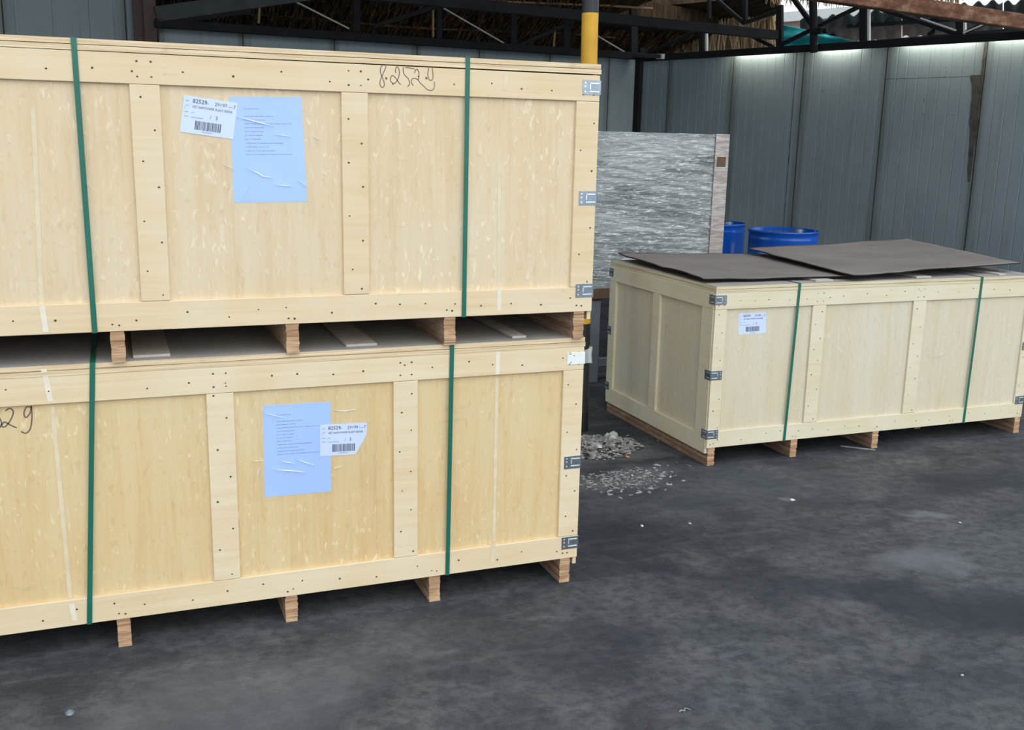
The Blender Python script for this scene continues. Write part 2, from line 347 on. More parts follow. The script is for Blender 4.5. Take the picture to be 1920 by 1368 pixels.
def joint(parent, d, n, s, z0, z1, w=.018, y0=.006, m='sealant'):
    "ragged strip of sealant in the gap between two panels"
    vs = []; fs = []; N = 30
    for i in range(N+1):
        z = z0+(z1-z0)*i/N; j = w*(.5+.9*abs(mnoise.noise(Vector((s*7, z*6, 3)))))
        for q, y in ((s-j, y0), (s+j, y0), (s+j, .05), (s-j, .05)): vs.append(d*q+n*y+Vector((0, 0, z)))
    for i in range(N):
        for e in range(4): fs.append((4*i+e, 4*i+(e+1) % 4, 4*i+4+(e+1) % 4, 4*i+4+e))
    return raw('joint_sealant', vs, fs, M[m], parent)
wr = tag(empty('wall_right', (A.x, A.y, 0)), kind='structure')
sr = [0.03, sR(1245+3, 250), sR(1370, 200), sR(1497, 250), sR(1650, 250), sR(1827, 300), sR(1920, 300)+.30]
sr += [sr[-1]+1.0, sr[-1]+2.0, sr[-1]+3.0]
for i in range(len(sr)-1):
    if i == 4:      # this sheet is pieced from two, a level joint near its top
        zj = hit(1740, 146, A, nR).z
        wall_panel('wall_panel', A, dR, nR, sr[i], sr[i+1], 0, zj-.002, wr); wall_panel('wall_panel', A, dR, nR, sr[i], sr[i+1], zj+.002, ZT+.06, wr)
    else: wall_panel('wall_panel', A, dR, nR, sr[i], sr[i+1], 0, ZT+.06, wr)
bm = BM(); bar(bm, dR*(sr[4]+.01)+nR*.03+Vector((0, 0, zj)), dR*(sr[5]-.01)+nR*.03+Vector((0, 0, zj)), .03, .03); obj('joint_sealant', bm, M['sealant'], wr)
for i, s in enumerate(sr[1:-1]): joint(wr, dR, nR, s, 0, ZT+.05, .004+.006*(i in (0,))+.012*(i in (2,)))
joint(wr, dR, nR, sr[3]-.10, 0, ZT+.05, .006, -.001); joint(wr, dR, nR, sr[5]-.02, 1.6, ZT+.05, .02, -.001, 'foam')
s5 = sr[5]; vs = []; fs = []; N = 24          # torn strip beside a joint
for i in range(N+1):
    t = i/N; z = 2.30-t*1.05; wd = .075*(1-t)**.8+.012+.012*mnoise.noise(Vector((z*9, 1, 2))); off = -.03+.02*mnoise.noise(Vector((z*5, 4, 2)))
    for q, y in ((s5+off-wd, -.002), (s5+off+.012, -.002), (s5+off+.012, .004), (s5+off-wd, .004)): vs.append(dR*q+nR*y+Vector((0, 0, z)))
for i in range(N):
    for e in range(4): fs.append((4*i+e, 4*i+(e+1) % 4, 4*i+4+(e+1) % 4, 4*i+4+e))
raw('torn_strip', vs, fs+[(0, 1, 2, 3), (4*N+3, 4*N+2, 4*N+1, 4*N)], M['foam'], wr)
bm = BM(); q = (dR+dB)*.02; bar(bm, q, q+Vector((0, 0, ZT+.15)), .10, .09, dR); bar(bm, nR*.12+nB*.12, nR*.12+nB*.12+Vector((0, 0, ZT+.1)), .35, .05, dR-dB); obj('corner_post', bm, M['steel'], wr)

wb = tag(empty('wall_back', (A.x, A.y, 0)), kind='structure')
sb = [0.03, sB(1139, 200), sB(1031, 106), sB(899, 98), sB(782, 86), sB(627, 73), sB(455, 62), sB(297, 51)]
for i in range(len(sb)-1):
    wall_panel('wall_panel', A, dB, nB, sb[i], sb[i+1], 0, ZT+.02, wb, 9, .05)
for s in sb[1:-1]: joint(wb, dB, nB, s, 0, ZT, .009)
s_c = sb[-1]
sl = [s_c+.11, sB(235, 30), sB(235, 30)+1.1, sB(235, 30)+2.2, sB(235, 30)+3.3]
for i in range(len(sl)-1): wall_panel('wall_panel', A, dB, nB, sl[i], sl[i+1], 0, 3.9, wb, .33)
for s in sl[1:-1]: joint(wb, dB, nB, s, 0, 3.9, .005)
bm = BM(); q = dB*(s_c+.10)-nB*.05; bar(bm, q, q+Vector((0, 0, 4.0)), .15, .12, dB)
bar(bm, q+dB*.075-nB*.03, q+dB*.075-nB*.03+Vector((0, 0, 4.0)), .012, .16, dB)
obj('column', bm, M['steel_red'], wb)

# thatched roof over the back of the shed: high at the front, its eave comes down behind the back wall
rb = tag(empty('ceiling'), kind='structure')
def zroof(x, y): return 3.10+.24*(9.0-y)
iR = A-nR*.50; fR = B+dR*1.0-nR*.50       # edge along the right wall: a strip is open to the sky
fR.y = max(fR.y, 3.6)
tt = (1.3-A.y)/dR.y
front = 1.3
xr_front = (iR+dR*((front-iR.y)/dR.y)).x
poly = [(-12, front), (xr_front, front), (iR.x, iR.y), (A.x+1.2, A.y+.1), (A.x+1.3, 11.6), (-12, 11.6)]
bm = BM(); low = [bm.verts.new((x, y, zroof(x, y))) for x, y in poly]; top = [bm.verts.new((x, y, zroof(x, y)+.22)) for x, y in poly]
bm.faces.new(low[::-1]); bm.faces.new(top)
for i in range(6): bm.faces.new((low[i], low[(i+1) % 6], top[(i+1) % 6], top[i]))
obj('thatch', bm, M['thatch'], rb)
def straws(n, place, name, parent, r=.004, m='straw'):
    vs = []; fs = []
    for _ in range(n):
        a, b = place()
        d = (b-a).normalized(); s = d.cross(Vector((random.uniform(-1, 1), random.uniform(-1, 1), .2))).normalized(); t = s.cross(d)
        rr = r*random.uniform(.6, 1.8); i = len(vs)
        for p, q in ((a, rr), (a.lerp(b, .5)+s*random.uniform(-.02, .02), rr), (b, rr*.4)):
            for k_ in range(3):
                an = k_*2.094; vs.append(p+s*(q*math.cos(an))+t*(q*math.sin(an)))
        for h in (0, 3):
            for k_ in range(3): fs.append((i+h+k_, i+h+(k_+1) % 3, i+h+3+(k_+1) % 3, i+h+3+k_))
    return tag(raw(name, vs, fs, M[m], parent), kind='stuff')
def place_roof():
    y = random.uniform(8.2, 11.4); x = random.uniform(-2.5, A.x+1 if y > A.y+.2 else A.x-.7)
    a = Vector((x, y, zroof(x, y)-random.uniform(0, .03))); L = random.uniform(.2, .5); sl_ = random.uniform(-.25, .12)
    return a, a+Vector((sl_*L, L*.8, -.24*L-random.uniform(.02, .16)*L*2))
straws(7000, place_roof, 'straw', rb, .007, 'shadestraw')
for i in range(3):
    y = 8.5+1.0*i
    bm = BM(); tube(bm, [(x, y+.03*math.sin(x), zroof(x, y)-.06+.02*math.sin(x*1.7+i)) for x in [-3+.6*j for j in range(14)]], .014, 7); obj('bamboo_pole', bm, M['bamboo'], rb)

# ------------------------------------------------------------------ trusses
PB = A-nB*.14; PR = A-nR*.16
def hb(px, py, o=0): return hit(px, py, PB-nB*o, nB)
def hr(px, py, o=0): return hit(px, py, PR-nR*o, nR)
t1 = tag(empty('roof_truss', hb(297, 45)), 'dark steel lattice truss above the grey back wall, behind the stacked crates', 'roof truss')
def tbar(t, name, a, b, w, h, m, n):
    bm = BM(); o0 = t.location; bar(bm, a-o0, b-o0, w, h, n if abs((b-a).normalized().z) > .9 else Vector((0, 0, 1)), .004)
    return obj(name, bm, M[m], t)
tbar(t1, 'bottom_chord', hb(290, 43), hb(1200, 106), .06, .085, 'steel', nB)
tbar(t1, 'rafter', hb(292, 27), hb(900, -58), .06, .15, 'steel_grey', nB)
for px, y0, y1, w in ((668, -30, 60, .075), (823, -30, 74, .06), (963, -30, 88, .08), (1062, -30, 98, .085), (1188, -30, 106, .10)):
    tbar(t1, 'vertical_strut', hb(px, y0), hb(px, y1), w, .05, 'steel', nB)
for a, b in (((487, 5), (485, 44)), ((812, 18), (812, 70)), ((1041, 50), (1038, 90))):
    tbar(t1, 'light_strut', hb(*a), hb(*b), .022, .022, 'bamboo', nB)
for a, b in (((540, -4), (655, 54)), ((831, 15), (945, 81)), ((1118, 66), (1175, 100))):
    tbar(t1, 'glint_rod', hb(*a), hb(*b), .018, .018, 'rod', nB)  # pale rods standing for glints on the angle bars
for a, b in (((300, 44), (470, 20)), ((700, 50), (830, 8)), ((965, 88), (1075, 40))):
    tbar(t1, 'diagonal_strut', hb(*a), hb(*b), .05, .05, 'steel', nB)

t2 = tag(empty('roof_truss', hr(1240, 106)), 'dark steel lattice truss along the top of the stained right wall', 'roof truss')
tbar(t2, 'bottom_chord', hr(1196, 110), hr(2100, 55), .07, .075, 'steel', nR)
tbar(t2, 'corner_plate', hr(1126, 101, .05), hr(1243, 106, .05), .10, .05, 'steel_grey', nR)
tbar(t2, 'end_plate', hr(1232, 106, .07), hr(1245, 106, .07), .04, .06, 'litedge', nR)
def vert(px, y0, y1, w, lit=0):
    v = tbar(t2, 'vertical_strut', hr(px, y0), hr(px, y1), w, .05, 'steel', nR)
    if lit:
        bm = BM(); o0 = t2.location; bar(bm, hr(px+lit, y0)-o0, hr(px+lit, y1)-o0, .022, .03, nR); obj('lit_edge', bm, M['litedge'], v)  # pale strip painting the light on the strut's edge
vert(1316, 48, 104, .06, 9); vert(1462, 10, 90, .075); vert(1619, -10, 84, .075, 10.5); vert(1800, 18, 70, .075, 9); vert(1330, -20, 35, .035); vert(1397, -20, 45, .05)
for a, b, w in (((1200, 108), (1330, 46), .04), ((1375, 50), (1450, 88), .045), ((1460, 86), (1620, 8), .045), ((1618, 6), (1800, 66), .05), ((1800, 66), (1868, 34), .03), ((1400, 42), (1455, 22), .03), ((1345, 0), (1396, 44), .05)):
    tbar(t2, 'diagonal_strut', hr(*a), hr(*b), w, .04, 'steel', nR)
for a, b in (((1726, 34), (1793, 57)), ((1806, 62), (1858, 40)), ((1390, 50), (1452, 75))):
    bm = BM(); bar(bm, hr(*a, .03)-t2.location, hr(*b, .03)-t2.location, .014, .014); obj('glint_rod', bm, M['litedge'], t2)  # pale rods paint light along the diagonal struts

# added area lamps stand in for daylight through the slot along the right wall
for a_, b_, pw in ((1375, 1468, 11), (1535, 1610, 8), (1690, 1830, 12), (1850, 1990, 9)):
    p0, p1 = hit(a_, 95, A-nR*.050, nR), hit(b_, 85, A-nR*.050, nR)
    ld = bpy.data.lights.new('slot_fill_lamp', 'AREA'); ld.shape = 'RECTANGLE'; ld.size = (p1-p0).length; ld.size_y = .065; ld.energy = pw*.55; ld.color = (1, .95, .78)
    lo_ = bpy.data.objects.new('slot_fill_lamp', ld); C.objects.link(lo_)
    zz = Vector((0, 0, 1)); lo_.matrix_world = Matrix(((dR.x, nR.x, zz.x, (p0.x+p1.x)/2), (dR.y, nR.y, zz.y, (p0.y+p1.y)/2), (dR.z, nR.z, zz.z, ZT+.075), (0, 0, 0, 1)))
# long beams that cross the shed at roof height
e = hr(1456, 66, .05); l = at_z(800, 0, e.z)
bm = BM(); bar(bm, (l-e)*1.9, Vector((0, 0, 0)), .07, .10, bev=.004)
o = tag(obj('roof_beam', bm, M['steel']), 'dark roof beam running past the top of the yellow post towards the right wall truss', 'beam'); o.location = e
e = hr(1960, 48, .1); l = at_z(1520, -17, e.z)
bm = BM(); bar(bm, (l-e)*2.2, (e-l)*.6, .10, .125, bev=.006)
o = tag(obj('roof_beam', bm, M['rust']), 'rusty orange brown steel beam slanting across the top right corner', 'beam'); o.location = e
# round pipe with a clamp that hangs in front of the truss
pp = hr(1526, 98, .12); pt = hr(1524, -30, .12)
tp = tag(empty('hanging_pipe', pp), 'dark round pipe with a clamp knot hanging in front of the right wall truss', 'pipe')
bm = BM(); tube(bm, [Vector((0, 0, 0)), pt-pp], .043, 14); obj('pipe', bm, M['steel'], tp)
kn = hr(1531, 58, .12)-pp
bm = BM(); bar(bm, kn-dR*.05, kn+dR*.09, .10, .07, bev=.012); tube(bm, [kn+dR*.09, kn+dR*.13], .03, 8); obj('clamp', bm, M['steel'], tp)
bm = BM(); bar(bm, hr(1480, -14, .10)-pp, kn, .045, .045); obj('stay', bm, M['steel'], tp)

# ------------------------------------------------------------------ outside, seen through the truss of the right wall
def ho(px, py, o): return hit(px, py, A+nR*o, nR)
ea = rb; o0 = Vector((0, 0, 0))
bm = BM()
P4 = [ho(1150, 26, .5)+Vector((0, 0, .05)), ho(1470, -10, .5), ho(1452, 30, 1.25), ho(1150, 56, 1.5)]
lo = [bm.verts.new(p-o0) for p in P4]; hi = [bm.verts.new(p-o0+Vector((0, 0, .15))+nR*.05) for p in P4]
bm.faces.new(lo); bm.faces.new(hi[::-1])
for i in range(4): bm.faces.new((lo[i], lo[(i+1) % 4], hi[(i+1) % 4], hi[i]))
obj('eave_thatch', bm, M['thatch'], ea)
def place_eave():
    t = random.random()**.8
    px = 1236+t*218; off = random.uniform(1.2, 1.7)
    top_ = 20+random.uniform(0, 22); bot = 104-t*14+random.uniform(-10, 14)
    if px < 1250: bot = top_+random.uniform(20, 45)
    if px > 1400 and random.random() < .6: bot = random.uniform(40, 70)
    a = ho(px+random.uniform(-5, 5), top_, off); b = ho(px+random.uniform(-14, 14), bot, off+random.uniform(-.1, .1))
    return a-o0, b-o0
straws(1250, place_eave, 'eave_straw', ea, .010)
def place_eave2():
    px = random.uniform(1440, 1800); off = random.uniform(.5, .6)
    a = ho(px, -18+random.uniform(-6, 6), off); return a-o0, ho(px+random.uniform(-8, 8), random.uniform(-6, 16), off)-o0
straws(420, place_eave2, 'eave_straw', ea, .006)

tn = empty('neighbour_shed', ho(1700, 60, 2.0)); tag(tn, 'lean-to with wavy grey fibre cement roof sheets beyond the right wall', 'shed roof'); o0 = tn.location
def sheet(px0, px1, y0, y1, yb):
    "corrugated sheet: near edge high and wavy, falling away"
    vs = []; fs = []; n = 72
    for i in range(n+1):
        t = i/n
        a = ho(px0+(px1-px0)*t, y0+(y1-y0)*t, 1.2); b = ho(px0+(px1-px0)*t, yb, 3.6)
        h = .028*math.sin(t*(px1-px0)/27*2*math.pi)
        for z in (h, h+.012): vs += [a-o0+Vector((0, 0, z)), b-o0+Vector((0, 0, z))]
    for i in range(n):
        j = 4*i
        fs += [(j, j+4, j+5, j+1), (j+2, j+3, j+7, j+6), (j, j+2, j+6, j+4), (j+1, j+5, j+7, j+3)]
    return raw('roof_sheet', vs, fs, M['roofsheet'], tn, True)
sheet(1500, 1690, 40, 16, 78); sheet(1692, 1880, 22, 4, 70); sheet(1882, 2060, 8, -10, 64)
for a, b in (((1590, 50), (1800, 36)), ((1590, 84), (1990, 50))):
    bm = BM(); bar(bm, ho(*a, 1.9)-o0, ho(*b, 1.9)-o0, .07, .05); obj('purlin', bm, M['steel_grey'], tn)
for px in (1745, 1905, 1560):
    bm = BM(); q = ho(px, 70, 3.0)-o0; bar(bm, Vector((q.x, q.y, -o0.z)), q+Vector((0, 0, .15)), .07, .07, nR); obj('post', bm, M['steel_grey'], tn)
vs = []; fs = []; n, m = 26, 10       # tarp
for i in range(n+1):
    for j in range(m+1):
        t, s = i/n, j/m
        y0 = 47+34*t**1.2; y1 = 92
        p = ho(1462+150*t, y0+(y1-y0)*s, .75+.25*s+.05*math.sin(9*s+5*t)+.04*mnoise.noise(Vector((t*9, s*7, 0))))
        vs.append(p)
for i in range(n):
    for j in range(m):
        a = i*(m+1)+j; fs.append((a, a+1, a+m+2, a+m+1))
q = vs[0].copy(); o = raw('tarp', [v-q for v in vs], fs, M['tarp'], None, True); o.location = q
md = o.modifiers.new('thick', 'SOLIDIFY'); md.thickness = .004
tag(o, 'bright turquoise tarp draped outside, showing through the truss left of the pipe', 'tarp')
bw = empty('brick_house', ho(1330, 80, 5.0)); bw.location.z = 0; tag(bw, 'pale pink brick house glimpsed through the straw beyond the wall corner', 'house')
bw.rotation_euler = (0, 0, math.atan2(dR.y, dR.x))
bm = BM(); box(bm, -5, 3.3, 0, 3, 0, 3.6); obj('wall', bm, M['brick'], bw)
bm = BM(); box(bm, -5.2, 3.5, -.2, 3.2, 3.6, 3.75); obj('roof_slab', bm, M['litedge'], bw)

# ------------------------------------------------------------------ crates
ZB, ZF, LID = .092, .861, .031           # underside of the frame, top of the frame, lid
L_, D_ = 2.05, 1.12
FT = .011                                # how far the frame boards stand proud
def text_mesh(txt, size, m, parent, x, y, z, name='lettering', bold=0, shear=0, rot=0, sx=1):
    cu = bpy.data.curves.new('t', 'FONT'); cu.body = txt; cu.size = size; cu.resolution_u = 2; cu.offset = bold; cu.shear = shear
    to = bpy.data.objects.new('t', cu); C.objects.link(to); dg = bpy.context.evaluated_depsgraph_get()
    me = bpy.data.meshes.new_from_object(to.evaluated_get(dg)); bpy.data.objects.remove(to); bpy.data.curves.remove(cu)
    me.materials.clear()
    Rm = Matrix.Translation((x, y, z)) @ Matrix.Rotation(math.pi/2, 4, 'X') @ Matrix.Diagonal((sx, 1, 1, 1))
    if rot: Rm = Matrix.Translation((x, y, z)) @ Matrix.Rotation(-rot, 4, 'Y') @ Matrix.Rotation(math.pi/2, 4, 'X') @ Matrix.Diagonal((sx, 1, 1, 1))
    me.transform(Rm); return link(name, me, m, parent)
def quad_sheet(name, cs, y, m, parent, th=.0006):
    "flat sheet of paper stuck to the front: corners (x,z)"
    n = len(cs); vs = [(x, y, z) for x, z in cs]+[(x, y+th, z) for x, z in cs]
    fs = [tuple(range(n)), tuple(range(2*n-1, n-1, -1))]+[(i, i+n, (i+1) % n+n, (i+1) % n) for i in range(n)]
    return raw(name, vs, fs, m, parent)
def shipping_label(parent, o, ux, uz, w, h, y, num2, last, shape=None, ipart=True):
    "o: lower left corner; ux, uz: unit vectors (x,z) of the label's own axes"
    def P(a, b): return (o[0]+ux[0]*a*w+uz[0]*b*h, o[1]+ux[1]*a*w+uz[1]*b*h)
    lb = quad_sheet('shipping_label', [P(*q) for q in (shape or ((0, 0), (1, 0), (1, 1), (0, 1)))], y-.0006, M['label'], parent)
    rot = math.atan2(ux[1], ux[0])
    def T(s, a, b, size, m='ink', bold=0, sx=1):
        p = P(a, b); text_mesh(s, size*h, M[m], lb, p[0], y-.0010, p[1], 'lettering', bold*h, 0, rot, sx)
    T('82529', .17, .83, .155, bold=.0012); T(num2, .58, .83, .135); T('7', .93, .83, .135)
    T('VIET NAM POWER PLANT REPAIR', .17, .695, .098, bold=.0, sx=.74)
    T('/', .62-.10, .46, .13); T(last, .70-.08, .45, .15)
    bmm = BM()
    def bit(a0, a1, b0, b1):
        q = [P(a0, b0), P(a1, b0), P(a1, b1), P(a0, b1)]; bmm.faces.new([bmm.verts.new((x, y-.0010, z)) for x, z in q])
    rnd = random.Random(5); a = .26
    while a < .74:
        ww = rnd.choice((.006, .010, .016)); bit(a, a+ww, .12, .36); a += ww+rnd.choice((.006, .008, .013))
    obj('barcode', bmm, M['ink'], lb)
    bmm = BM()
    for (a0, b0, n) in ((.04, .86, 2), (.04, .73, 3), (.04, .66, 1), (.04, .56, 3), (.17, .555, 2), (.04, .44, 3), (.17, .43, 8), (.42, .85, 2), (.84, .845, 3), (.40, .065, 7)):
        for i in range(n):
            ww = rnd.uniform(.016, .03); bit(a0, a0+ww, b0, b0+.022); a0 += ww+.006
    obj('fine_print', bmm, M['inkpale'], lb)
    return lb
def packing_list(parent, cs, y):
    pl = quad_sheet('packing_list', cs, y-.0005, M['paper'], parent)
    (x0, z0), (x1, z1), (x2, z2), (x3, z3) = cs
    def P(a, b): 
        return ((x0*(1-a)+x1*a)*(1-b)+(x3*(1-a)+x2*a)*b, (z0*(1-a)+z1*a)*(1-b)+(z3*(1-a)+z2*a)*b)
    bmm = BM(); rnd = random.Random(3)
    for b, ln in ((.885, .20), (.815, .40), (.78, .27), (.745, .64), (.708, .25), (.672, .25), (.636, .24), (.60, .20), (.562, .52), (.526, .31), (.490, .40), (.455, .64)):
        a = .19
        while a < .19+ln:
            ww = rnd.uniform(.006, .022)
            q = [P(a, b), P(a+ww, b), P(a+ww, b+.008), P(a, b+.008)]; bmm.faces.new([bmm.verts.new((x, y-.0009, z)) for x, z in q])
            a += ww+rnd.choice((.003, .004, .012))
    obj('fine_print', bmm, M['inkpale'], pl)
    return pl
def film(parent, x0, x1, z0, z1, y, creases):
    vs = []; fs = []; n, m = 24, 16
    for i in range(n+1):
        for j in range(m+1):
            x = x0+(x1-x0)*i/n; z = z0+(z1-z0)*j/m
            vs.append((x, y-.0022-.0012*mnoise.noise(Vector((x*30, z*60, 2))), z))
    for i in range(n):
        for j in range(m): a = i*(m+1)+j; fs.append((a, a+m+1, a+m+2, a+1))
    fo = raw('clear_film', vs, fs, M['film'], parent, True)
    bm = BM()
    for pts, w in creases:
        N = len(pts)
        for (i, (p, q)) in enumerate(zip(pts, pts[1:])):
            d = Vector((q[0]-p[0], q[1]-p[1])); nn = Vector((-d.y, d.x)).normalized()
            wa = w*math.sin(math.pi*(i+.12)/(N-.76)); wb_ = w*math.sin(math.pi*(i+1-.0)/(N-.0)) if i < N-2 else w*.1
            A4 = [(p[0]-nn.x*wa, y-.0036, p[1]-nn.y*wa), (q[0]-nn.x*wb_, y-.0036, q[1]-nn.y*wb_), (q[0], y-.0056, q[1]), (p[0], y-.0056, p[1])]
            B4 = [(p[0], y-.0056, p[1]), (q[0], y-.0056, q[1]), (q[0]+nn.x*wb_, y-.0036, q[1]+nn.y*wb_), (p[0]+nn.x*wa, y-.0036, p[1]+nn.y*wa)]
            for Q in (A4, B4): bm.faces.new([bm.verts.new(v) for v in Q])
    obj('film_crease', bm, M['crease'], fo)
def stroke(bm, pts, w, y):
    "pen line through (x,z) points, Catmull-Rom smoothed"
    P = [Vector(p) for p in pts]; Q = []
    for i in range(len(P)-1):
        p0, p1, p2, p3 = P[max(i-1, 0)], P[i], P[i+1], P[min(i+2, len(P)-1)]
        for s in range(6):
            t = s/6; Q.append(.5*((2*p1)+(p2-p0)*t+(2*p0-5*p1+4*p2-p3)*t*t+(3*p1-p0-3*p2+p3)*t**3))
    Q.append(P[-1]); prev = None
    for i, p in enumerate(Q):
        d = (Q[min(i+1, len(Q)-1)]-Q[max(i-1, 0)]).normalized(); n = Vector((-d.y, d.x))*w
        cur = (bm.verts.new((p.x-n.x, y, p.y-n.y)), bm.verts.new((p.x+n.x, y, p.y+n.y)))
        if prev: bm.faces.new((prev[0], cur[0], cur[1], prev[1]))
        prev = cur
def clip_mesh(w=.064, h=.046, both=True, d=.05):
    "pressed zinc corner clip: two legs with raised lips. local corner at x=0 (right edge), front at y=0"
    bm = BM()
    box(bm, -w, .0015, -.0016, 0, -h/2, h/2, .0005)
    if both: box(bm, 0, .0016, -.0016, d, -h/2, h/2, .0005)
    return bm
def clip_lips(w=.064, h=.046, both=True, d=.05):
    bm = BM()
    for z in (-h*.28, h*.28): box(bm, -w*.62, -w*.08, -.0036, -.0014, z-.0022, z+.0022, .0006)
    box(bm, -w*.62, -w*.56, -.0036, -.0014, -h*.1, h*.28)
    for z in (-h*.3, h*.05, h*.3): box(bm, -w*.90, -w*.82, -.0030, -.0014, z-.002, z+.003)
    if both:
        for z in (-h*.28, h*.28): box(bm, .0014, .0032, d*.12, d*.7, z-.002, z+.002)
    return bm
def make_crate(loc, label, pl, bt, battens, skids, straps, clips, clip_side, stile, side_low=.03, lam='lam', seed=1, lidlift=0.0, sidedetail=False, dusty=True):
    rnd = random.Random(seed)
    cr = tag(empty('wooden_crate', loc), label, 'crate')
    mp, mb = M[pl], M[bt]
    RH = .081
    # skids: laminated runners, plies uneven at the ends
    for x, y0 in skids:
        bm = BM(); n = 10
        for i in range(n):
            z0 = ZB*i/n; z1 = ZB*(i+1)/n
            box(bm, x+rnd.uniform(-.0012, .0012), x+.0385+rnd.uniform(-.0012, .0012), y0+rnd.uniform(0, .005), D_-.004-rnd.uniform(0, .004), z0, z1)
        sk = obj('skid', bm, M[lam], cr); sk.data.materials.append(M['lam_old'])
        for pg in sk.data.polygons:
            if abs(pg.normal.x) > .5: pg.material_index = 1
    # floor of the crate
    bm = BM(); box(bm, .02, L_-.02, .021, D_-.021, ZB, ZB+.012); obj('base_board', bm, mp, cr)
    # panels
    bm = BM(); box(bm, .012, L_-.012, FT, FT+.009, ZB+.002, ZF-.002); obj('front_panel', bm, mp, cr)
    bm = BM(); box(bm, .012, L_-.012, D_-FT-.009, D_-FT, ZB+.002, ZF-.002); obj('back_panel', bm, mp, cr)
    for sx in (0, 1):
        x0 = .012 if sx == 0 else L_-.021
        bm = BM(); box(bm, x0, x0+.009, FT+.009, D_-FT-.009, ZB+.002, ZF-.002); obj('side_panel', bm, mp, cr)
    # frame boards front and back
    for f, (y0, y1) in enumerate(((0, FT), (D_-FT, D_))):
        bl = battens if f == 0 else [(L_-b, L_-a) for a, b in battens]
        for z0, z1 in ((ZF-RH, ZF), (ZB, ZB+RH+.002)):
            bm = BM(); box(bm, 0, L_, y0, y1, z0, z1, .0012); obj('rail', bm, mb, cr)
        for a, b in [(0, stile), (L_-stile, L_)]+bl:
            bm = BM(); box(bm, a, b, y0, y1, ZB+RH+.0032, ZF-RH-.001, .0012); obj('batten', bm, mb, cr)
    # frame boards on the two ends; the low board hangs a little below the front
    for sx in (0, 1):
        x0, x1 = (0, .012) if sx == 0 else (L_-.012, L_)
        if sx == 0: x0 -= .004
        else: x1 += .002
        for z0, z1 in ((ZF-RH, ZF), (ZB-side_low, ZB+.058)):
            bm = BM(); box(bm, x0, x1, FT+.0005, D_-FT-.0005, z0, z1, .0012); obj('side_rail', bm, mb, cr)
        for a, b in ((FT+.0005, .112), (.525, .60), (D_-.085, D_-FT-.0005)):
            bm = BM(); box(bm, x0, x1, a, b, ZB+.059, ZF-RH-.001, .0012); obj('side_batten', bm, mb, cr)
    # lid: two plies; its right end may be sprung a little
    bm = BM()
    for z0, z1, o in ((0, LID*.48, 0), (LID*.52, LID, .0015)):
        vs = box(bm, -.002+o, L_+.003-o, -.001+o, D_+.001-o, ZF+z0+.0006, ZF+z1)
        for v in vs:
            if v.co.x > 1: v.co.z += lidlift
    obj('lid', bm, M['edge_right' if pl == 'ply_right' else 'edge'], cr)
    if dusty:
        bm = BM(); box(bm, .004, L_-.004, .003, D_-.004, ZF+LID, ZF+LID+.0006); obj('dust_sheet', bm, M['dust'], cr)
        for x, w in ((.60, .105), (1.235, .10), (1.80, .05)):
            bm = BM(); box(bm, x, x+w, .04, D_-.03, ZF+LID+.0006, ZF+LID+.009, .001); obj('lid_batten', bm, M['dustwood'], cr)
    # straps all the way round
    for x, lean in straps:
        w = .0145; t = .0012; bm = BM(); zt, zb, g = ZF+LID+.0016+(lidlift if x > 1 else 0), ZB-.0006, .0022
        def seg(p, q, nrm):
            vs = []
            for (yy, zz, xx) in (p, q):
                for s in (0, w):
                    for k_ in (0, t): vs.append(bm.verts.new((xx+s, yy+nrm[0]*k_, zz+nrm[1]*k_)))
            for f in ((0, 1, 3, 2), (4, 6, 7, 5), (0, 4, 5, 1), (2, 3, 7, 6), (0, 2, 6, 4), (1, 5, 7, 3)): bm.faces.new([vs[i] for i in f])
        seg((-g, zt, x), (-g, zb, x+lean), (-1, 0)); seg((-g, zt, x), (D_+g, zt, x), (0, 1)); seg((D_+g, zt, x), (D_+g, zb, x+lean), (1, 0)); seg((-g, zb, x+lean), (D_+g, zb, x+lean), (0, -1))
        obj('strap', bm, M['strap'], cr)
    # nails: too small to pick apart
    bm = BM()
    def nail(x, z, y=-.0009, r=.0036):
        q = Matrix.Translation((x, y, z)) @ Matrix.Rotation(math.pi/2, 4, 'X') @ Matrix.Diagonal((1, rnd.uniform(.7, 1), 1, 1))
        bmesh.ops.create_cone(bm, cap_ends=True, segments=7, radius1=r*rnd.uniform(.7, 1.1), radius2=r*.5, depth=.0012, matrix=q)
    for zc in (ZF-RH/2, ZB+RH/2):
        x = .06
        while x < L_-.03:
            nail(x, zc+rnd.uniform(-.014, .014)); x += rnd.uniform(.075, .15)
    for a, b in [(.0, stile), (L_-stile, L_)]+battens:
        z = ZB+RH+.02; kk = 0
        while z < ZF-RH:
            nail((a+(b-a)*(.28 if kk % 2 else .74))+rnd.uniform(-.006, .006), z); z += rnd.uniform(.055, .10); kk += 1
        for q in (.28, .74): nail(a+(b-a)*q, ZF-RH*.75); nail(a+(b-a)*q, ZF-RH*.25)
    for x, _y in skids:
        for q in (.008, .026): nail(x+q, ZB+.02+rnd.uniform(-.004, .004))
    o = obj('nails', bm, M['nail'], cr); o['kind'] = 'stuff'
    # corner clips
    me = me2 = None
    for side, z, two in clips:
        nm = 'corner_clip'
        bm = clip_mesh(both=True); bl = clip_lips(both=True)
        if side == 'L':
            for b_ in (bm, bl):
                for v in b_.verts: v.co.x = -v.co.x-.004
        else:
            for b_ in (bm, bl):
                for v in b_.verts: v.co.x += L_+.002
        if two:
            for b_ in (bm, bl):
                for v in b_.verts: v.co.y = D_-v.co.y
        for b_ in (bm, bl):
            for v in b_.verts: v.co.z += z
        c_ = obj(nm, bm, M['zinc'], cr); obj('clip_lip', bl, M['zinc_lip'], c_)
    return cr
